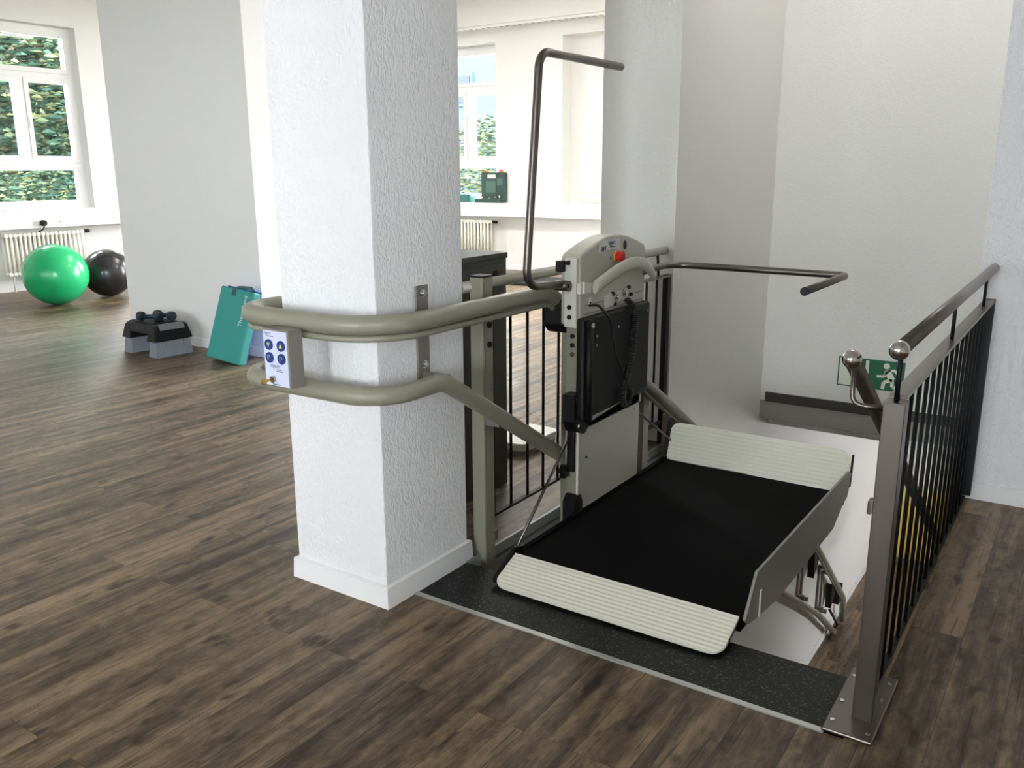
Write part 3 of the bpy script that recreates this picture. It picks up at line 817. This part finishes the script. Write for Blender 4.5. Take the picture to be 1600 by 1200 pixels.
# ------------------------------------------------------------------ cabinet behind the column
cb = thing('metal_cabinet', 'dark grey metal cabinet standing behind the white column', 'cabinet', (-2.4, 2.8, 0))
MB().box(-2.62, -2.135, 2.40, 3.12, .0, 1.048).build('body', 'cabinet', cb, bevel=.004)
MB().box(-2.63, -2.13, 2.39, 3.125, 1.03, 1.055).build('top', 'cabinet_top', cb, bevel=.003)
dr = MB().box(-2.135, -2.126, 2.44, 3.085, .06, 1.005).build('door', 'cabinet', cb, bevel=.002)
MB().cyl((-2.126, 3.02, .972), (-2.118, 3.02, .972), .012, 16).build('lock', 'black', dr)

# ------------------------------------------------------------------ gym things on the floor
MB().ball((-9.32, 5.03, .325), .328, 48, 28, .985).build('gym_ball', 'ball_green', loc=(-9.32, 5.03, 0), label='large shiny green exercise ball by the radiator', cat='exercise ball', group='exercise balls by the window')
MB().ball((-9.45, 5.70, .268), .270, 48, 28, .985).build('gym_ball', 'ball_black', loc=(-9.45, 5.70, 0), label='smaller black exercise ball partly hidden behind the pale pier', cat='exercise ball', group='exercise balls by the window')

# step platform: long axis from (-6.45,4.05) to (-5.95,4.05)
st = thing('step_platform', 'black aerobic step on two grey risers against the pale pier', 'aerobic step', (-6.2, 4.12, 0))
def frustum(b, x0, x1, y0, y1, z0, z1, i, T=None):
    vs = [(x0, y0, z0), (x1, y0, z0), (x0, y1, z0), (x1, y1, z0), (x0 + i, y0 + i, z1), (x1 - i, y0 + i, z1), (x0 + i, y1 - i, z1), (x1 - i, y1 - i, z1)]
    return b.add(vs, [(0, 2, 3, 1), (4, 5, 7, 6), (0, 1, 5, 4), (2, 6, 7, 3), (0, 4, 6, 2), (1, 3, 7, 5)], T=T)
T = Matrix.Translation((-6.145, 4.065, 0)) @ Matrix.Rotation(math.radians(-3), 4, 'Z')
for sx in (-1, 1):
    b = MB(); c = sx * .178
    frustum(b, c - .058, c + .058, -.158, .158, 0, .125, .014, T)
    for k in range(3):
        for e in (-1, 1):
            b.box(c + e * .049 - .004, c + e * .049 + .004, -.08 + k * .08 - .003, -.08 + k * .08 + .003, .06, .128, T)
    b.build('riser', 'grey_plastic', st, bevel=.004)
b = MB(); frustum(b, -.225, .225, -.155, .155, .175, .245, .022, T)
for sx in (-1, 1):
    c = sx * .174
    frustum(b, c - .064, c + .064, -.166, .166, .122, .236, .026, T)
b.build('deck', 'black', st, bevel=.01)
for sx in (-1, 1):
    MB().box(-.028, .028, -.105, .105, -.003, .004, T @ Matrix.Translation((sx * .212, 0, .230)) @ Matrix.Rotation(sx * .95, 4, 'Y')).build('grip_pad', 'grey_mat', st, bevel=.002)
MB().box(-.12, .12, -.12, .12, .244, .247, T).build('grip_pad', 'pad', st)
def dumbbell(x, y, z, ang, label):
    d = thing('dumbbell', label, 'dumbbell', (x, y, z), 'dumbbells on the step')
    ca, sa_ = math.cos(ang), math.sin(ang)
    P = lambda t, dz=0: (x + ca * t, y + sa_ * t, z + .0405 + dz)
    MB().cyl(P(-.06), P(.06), .017, 12).build('grip', 'dumbbell', d)
    for e in (-1, 1):
        MB().cyl(P(e * .055), P(e * .1), .039, 8).build('weight', 'dumbbell', d, bevel=.006)
    return d
dumbbell(-6.17, 4.03, .247, .35, 'dark blue dumbbell lying nearer the front edge of the black step')
dumbbell(-6.12, 4.13, .247, .1, 'dark blue dumbbell lying nearer the wall on the black step')

# thick teal exercise mat leaning on the pier
MB_T = None
mt = thing('folded_mat', 'thick teal foam mat with blue back leaning on the pier', 'exercise mat', (-5.42, 4.2, 0))
lean = math.atan2(.19, .53)
# local: x across, y depth (towards wall), z up; bottom edge on the floor
T = Matrix.Translation((-5.365, 4.055, 0)) @ Matrix.Rotation(math.radians(1.5), 4, 'Z') @ Matrix.Rotation(-math.radians(17), 4, 'X') @ Matrix.Rotation(math.radians(5.0), 4, 'Y')
W2 = .187
MB().box(-W2, W2, 0, .066, .022, .57, T).build('front_half', 'foam', mt, bevel=.012, seg=3)
MB().box(-W2 - .010, W2 - .012, .068, .084, .022, .582, T).build('back_half', 'foam_blue', mt, bevel=.006)
MB().tube([T @ Vector(p) for p in fillet([(-.03, -.004, .525), (-.03, -.004, .565), (-.02, .03, .585), (.10, .04, .60), (.13, .06, .578)], .02, 5)], .011, 8).box(-.05, -.01, -.006, 0, .515, .565, T).build('carry_strap', 'strap', mt)
TT = T @ Matrix(((0, -1, 0, W2 - .065), (0, 0, -1, -.001), (1, 0, 0, .30), (0, 0, 0, 1)))
text_mb(MB(), 'Thera-Band', .05, TT).build('lettering', 'white_print', mt)

# ------------------------------------------------------------------ window side things
def radiator(name, label, n, pitch, P, z0, z1, root_loc):
    r = thing(name, label, 'radiator', root_loc, 'radiators under the windows')
    b = MB()
    for k in range(n):
        a = k * pitch
        for d in (-.045, .045):
            b.tube([P(a, d, z0 + .03), P(a, d, z1 - .03)], pitch * .27, 8)
        b.tube([P(a, -.06, z1 - .03), P(a, .06, z1 - .03)], .024, 8).tube([P(a, -.06, z0 + .03), P(a, .06, z0 + .03)], .024, 8)
    b.build('fins', 'radiator', r)
    MB().tube([P(-.03, 0, z1 - .03), P(n * pitch, 0, z1 - .03)], .02, 8).tube([P(-.03, 0, z0 + .03), P(n * pitch, 0, z0 + .03)], .02, 8).build('header_pipe', 'radiator', r)
    MB().tube([P(n * pitch, 0, z1 - .03), P(n * pitch + .07, 0, z1 - .03)], .022, 10).build('valve', 'black', r)
    MB().tube([P(.05, 0, z0 + .03), P(.05, 0, 0)], .012, 8).tube([P(n * pitch - .05, 0, z0 + .03), P(n * pitch - .05, 0, 0)], .012, 8).build('feed_pipe', 'radiator', r)
    return r
radiator('radiator', 'white column radiator under the left window, behind the green ball', 18, .0545, lambda a, d, z: (-10.70 + d, 5.22 + a, z), .19, .70, (-10.7, 5.7, 0))
radiator('radiator', 'white column radiator under the far window, behind the dark cabinet', 16, .058, lambda a, d, z: (-8.22 + a, 10.32 + d, z), .10, .70, (-7.8, 10.3, 0))
# plug in the sill front
pg = thing('power_plug', 'black plug with a loose cord in the sill front above the radiator', 'plug', (-10.61, 5.65, .80))
MB().cyl((-10.62, 5.65, .80), (-10.57, 5.65, .80), .035, 16).build('plug_body', 'black', pg)
MB().tube(fillet([(-10.575, 5.65, .79), (-10.56, 5.63, .74), (-10.56, 5.60, .72), (-10.58, 5.57, .70)], .03), .008, 6).build('cord', 'cable', pg)
for a in (5.58, 5.90):
    MB().box(-10.624, -10.615, a - .035, a + .035, .785, .825).build('wall_socket', 'white_pad', label='white socket left of the black plug' if a < 5.7 else 'white socket right of the black plug', cat='socket', bevel=.002)
# tool cases on the far sill
tc_ = thing('tool_case', 'open dark green tool case with orange latches on the far sill', 'tool case', (-7.3, 10.33, .94))
MB().box(-7.56, -7.10, 10.255, 10.365, .94, .995).build('base_tray', 'case_green', tc_, bevel=.008)
ld = MB().box(-7.53, -7.10, 10.37, 10.412, .95, 1.36).build('lid', 'case_green', tc_, bevel=.015)
MB().box(-7.44, -7.27, 10.366, 10.372, 1.08, 1.24).box(-7.25, -7.15, 10.366, 10.372, 1.18, 1.28).build('foam_insert', 'case_inner', ld)
MB().box(-7.41, -7.27, 10.364, 10.370, 1.28, 1.33).build('handle_opening', 'white_pad', ld)
for a in (-7.48, -7.22):
    MB().prism([(a, 1.36), (a + .06, 1.36), (a + .04, 1.385), (a + .015, 1.40)], lambda p, q, d: (p, d, q), 10.375, 10.408).build('latch', 'orange', ld)
b = MB()
for a, yv, h in ((-7.45, 10.30, .03), (-7.33, 10.29, .02), (-7.25, 10.33, .035), (-7.16, 10.30, .05)):
    b.cyl((a, yv, .99), (a, yv, .995 + h), .012, 8)
b.build('tool_tip', 'chrome', tc_)
MB().box(-7.95, -7.66, 10.26, 10.41, .94, 1.06).build('tool_case', 'case_teal', bevel=.015, label='closed teal case lying on the far sill left of the open one', cat='tool case', loc=(-7.8, 10.38, .94))
# wire basket
wb_ = MB(); bx0, bx1, by0, by1, bz0, bz1 = -5.92, -5.50, 10.27, 10.45, .94, 1.10
for k in range(13):
    a = bx0 + (bx1 - bx0) * k / 12
    for yv in (by0, by1): wb_.tube([(a, yv, bz0 + .003), (a, yv, bz1)], .003, 5)
    wb_.tube([(a, by0, bz0 + .003), (a, by1, bz0 + .003)], .003, 5)
for k in range(6):
    z = bz0 + .003 + (bz1 - bz0 - .003) * k / 5
    wb_.tube([(bx0, by0, z), (bx1, by0, z), (bx1, by1, z), (bx0, by1, z), (bx0, by0, z)], .003, 5)
wb_.build('wire_basket', 'white_wire', label='white wire basket on the far sill beside the wall', cat='basket', loc=(-5.7, 10.36, .94))
# things on the floor behind the balustrade
wp = thing('body_scale', 'flat white scale with rounded corners on the floor behind the balustrade', 'scale', (-2.45, 3.66, 0))
def rrect(x0, x1, y0, y1, r):
    out = []
    for cx, cy, a0 in ((x1 - r, y1 - r, 0), (x0 + r, y1 - r, 90), (x0 + r, y0 + r, 180), (x1 - r, y0 + r, 270)):
        for k in range(7):
            a = math.radians(a0 + 15 * k); out.append((cx + r * math.cos(a), cy + r * math.sin(a)))
    return out
fz = lambda a, c, d: (a, c, d)
MB().prism(rrect(-2.62, -2.275, 3.47, 3.81, .05), fz, .0, .022).build('scale_base', 'pad_base', wp)
MB().prism(rrect(-2.625, -2.27, 3.465, 3.815, .055), fz, .022, .062).build('scale_top', 'white_pad', wp, bevel=.006)
MB().box(-6.12, -5.45, 9.0, 9.75, 0, .03).build('gym_mat', 'pad', bevel=.006, label='dark mat lying flat on the floor by the back wall', cat='mat', loc=(-5.8, 9.4, 0))
dd = thing('small_box', 'small black box with a white front behind the balustrade by the wall', 'box', (-1.95, 3.98, 0))
MB().box(-2.05, -1.90, 3.92, 4.05, 0, .16).build('case', 'black', dd, bevel=.006)
MB().box(-1.902, -1.897, 3.95, 4.0, .03, .085).build('front_panel', 'white_pad', dd)

# ------------------------------------------------------------------ stairwell things
sg = thing('exit_sign', 'green and white running man exit sign on the far stairwell wall', 'exit sign', (-1.1, 5.59, .16))
SX0, SX1, SZ0, SZ1 = -1.292, -.905, .068, .252
MB().box(SX0, SX1, 5.580, 5.593, SZ0, SZ1).build('board', 'sign_green', sg)
SW, SH = SX1 - SX0, SZ1 - SZ0
def spoly(b, pts):
    b.prism(pts, lambda u, v, d: (SX0 + u * SW, 5.580 - d, SZ1 - v * SH), 0, .001)
b = MB(); spoly(b, [(.02, .04), (.26, .04), (.26, .96), (.02, .96)]); spoly(b, [(.42, .04), (.47, .04), (.47, .96), (.42, .96)]); spoly(b, [(.26, .90), (.42, .90), (.42, .96), (.26, .96)]); spoly(b, [(.49, .80), (.545, .74), (.53, .84), (.49, .86)])
b.build('door_symbol', 'sign_white', sg)
b = MB()
spoly(b, [(.735 + .048 * math.cos(k * PI / 8), .17 + .10 * math.sin(k * PI / 8)) for k in range(16)])
def limb(pts, w):
    for (a0, c0), (a1, c1) in zip(pts, pts[1:]):
        ax, ay = (a1 - a0) * SW, (c1 - c0) * SH; l = math.hypot(ax, ay); nx, ny = -ay / l * w / 2 / SW, ax / l * w / 2 / SH
        spoly(b, [(a0 + nx, c0 + ny), (a1 + nx, c1 + ny), (a1 - nx, c1 - ny), (a0 - nx, c0 - ny)])
limb([(.745, .30), (.83, .62)], .036)
limb([(.76, .31), (.87, .30), (.935, .48)], .016)
limb([(.75, .34), (.715, .52), (.60, .54)], .016)
limb([(.83, .62), (.71, .72), (.70, .96)], .021)
limb([(.83, .60), (.845, .86), (.94, .87)], .021)
b.build('running_man', 'sign_white', sg)
ls = MB().box(-1.773, -1.735, 9.52, 9.66, -2.27, -2.12).build('switch_box', 'pebble_dark', label='small grey switch box on the lower stairwell wall', cat='switch', loc=(-1.773, 9.59, -2.2), bevel=.004)
yc = thing('yellow_cabinet', 'yellow cabinet at the foot of the stairs seen through the bars', 'cabinet', (-1.1, 10.4, LZ))
MB().box(-1.60, -.55, 10.2, 10.66, LZ + .06, -2.30).build('body', 'yellow', yc, bevel=.006)
MB().box(-1.60, -.55, 10.2, 10.66, LZ, LZ + .06).build('plinth', 'pebble_dark', yc)
MB().box(-1.58, -1.08, 10.188, 10.2, LZ + .09, -2.33).build('door', 'yellow', yc)
MB().box(-1.06, -.57, 10.188, 10.2, LZ + .09, -2.33).build('door', 'yellow', yc)
MB().box(-1.75, -1.58, 9.9, 10.1, LZ, LZ + .22).build('storage_box', 'white_pad', bevel=.01, label='white box on the lower floor in front of the yellow cabinet', cat='box', loc=(-1.66, 10.0, LZ))

# ------------------------------------------------------------------ outside the windows
structure(MB().box(-60, -11.3, -30, 60, -1.2, -.9).box(-11.3, 40, 10.95, 60, -1.2, -.9).box(-11.3, 40, -30, -7.4, -1.2, -.9).box(3.2, 40, -7.4, 10.95, -4.2, -3.9), 'ground_outside', 'ground')
def tree(name, label, cat, c, rx, ry, rz, n, size, m, trunk=True, group=None):
    root = thing(name, label, cat, (c[0], c[1], -.9), group)
    b = MB()
    for k in range(n):
        while True:
            p = Vector((rnd.uniform(-1, 1), rnd.uniform(-1, 1), rnd.uniform(-1, 1)))
            if .35 < p.length < 1: break
        q = Vector((c[0] + p.x * rx, c[1] + p.y * ry, c[2] + p.z * rz))
        R = Matrix.Rotation(rnd.uniform(0, 6.28), 3, 'Z') @ Matrix.Rotation(rnd.uniform(-1.2, 1.2), 3, 'X')
        s = size * rnd.uniform(.6, 1.3)
        b.add([q + R @ Vector(v) for v in ((-s, 0, 0), (0, -s * .5, .02), (s, 0, 0), (0, s * .5, .02))], [(0, 1, 2, 3)])
    tag(b.build('foliage', m, root), kind='stuff')
    if trunk:
        t = MB().tube([(c[0], c[1], -.9), (c[0] + .1, c[1] + .05, c[2] - rz * .3), (c[0] - .1, c[1] + .1, c[2] + rz * .3)], .16, 10, True, .06)
        for a in (0.6, 2.5, 4.4):
            t.tube([(c[0], c[1], c[2] - rz * .4), (c[0] + rx * .6 * math.cos(a), c[1] + ry * .6 * math.sin(a), c[2] + rz * .2)], .06, 8, True, .02)
        t.build('trunk', 'bark', root)
    return root
tree('tree', 'leafy green tree close outside the left window', 'tree', (-15.6, 7.0, 3.2), 2.0, 3.2, 2.8, 22000, .09, 'leaf')
tree('hedge', 'low yellowish green hedge under the tree outside the left window', 'hedge', (-13.4, 6.2, .35), .8, 3.2, 1.2, 9000, .06, 'leaf', False)
tree('tree', 'dark green tree further behind outside the left window', 'tree', (-21.6, 10.2, 4.0), 2.6, 5.0, 4.8, 12000, .40, 'leaf')
tree('shrub', 'pale overexposed shrub outside the far window', 'shrub', (-12.6, 17.5, .8), 1.5, 1.2, 1.9, 4000, .10, 'leaf_pale', False)
bd = thing('apartment_building', 'pale blue building outside the far window', 'building', (-17, 27, -.9))
MB().box(-32, -8, 25, 32, 2.6, 9).build('upper_wall', 'facade', bd)
MB().box(-32, -8, 25.15, 32, -.9, 2.5).build('lower_wall', 'facade_dark', bd)
MB().box(-32, -8, 24.85, 25.2, 2.5, 2.68).build('ledge', 'facade', bd)
w_ = MB().box(-19.2, -18.4, 24.93, 25.02, 3.5, 4.6).build('window', 'facade', bd)
MB().box(-19.08, -18.52, 24.90, 24.94, 3.62, 4.48).build('pane', 'pane_dark', w_)
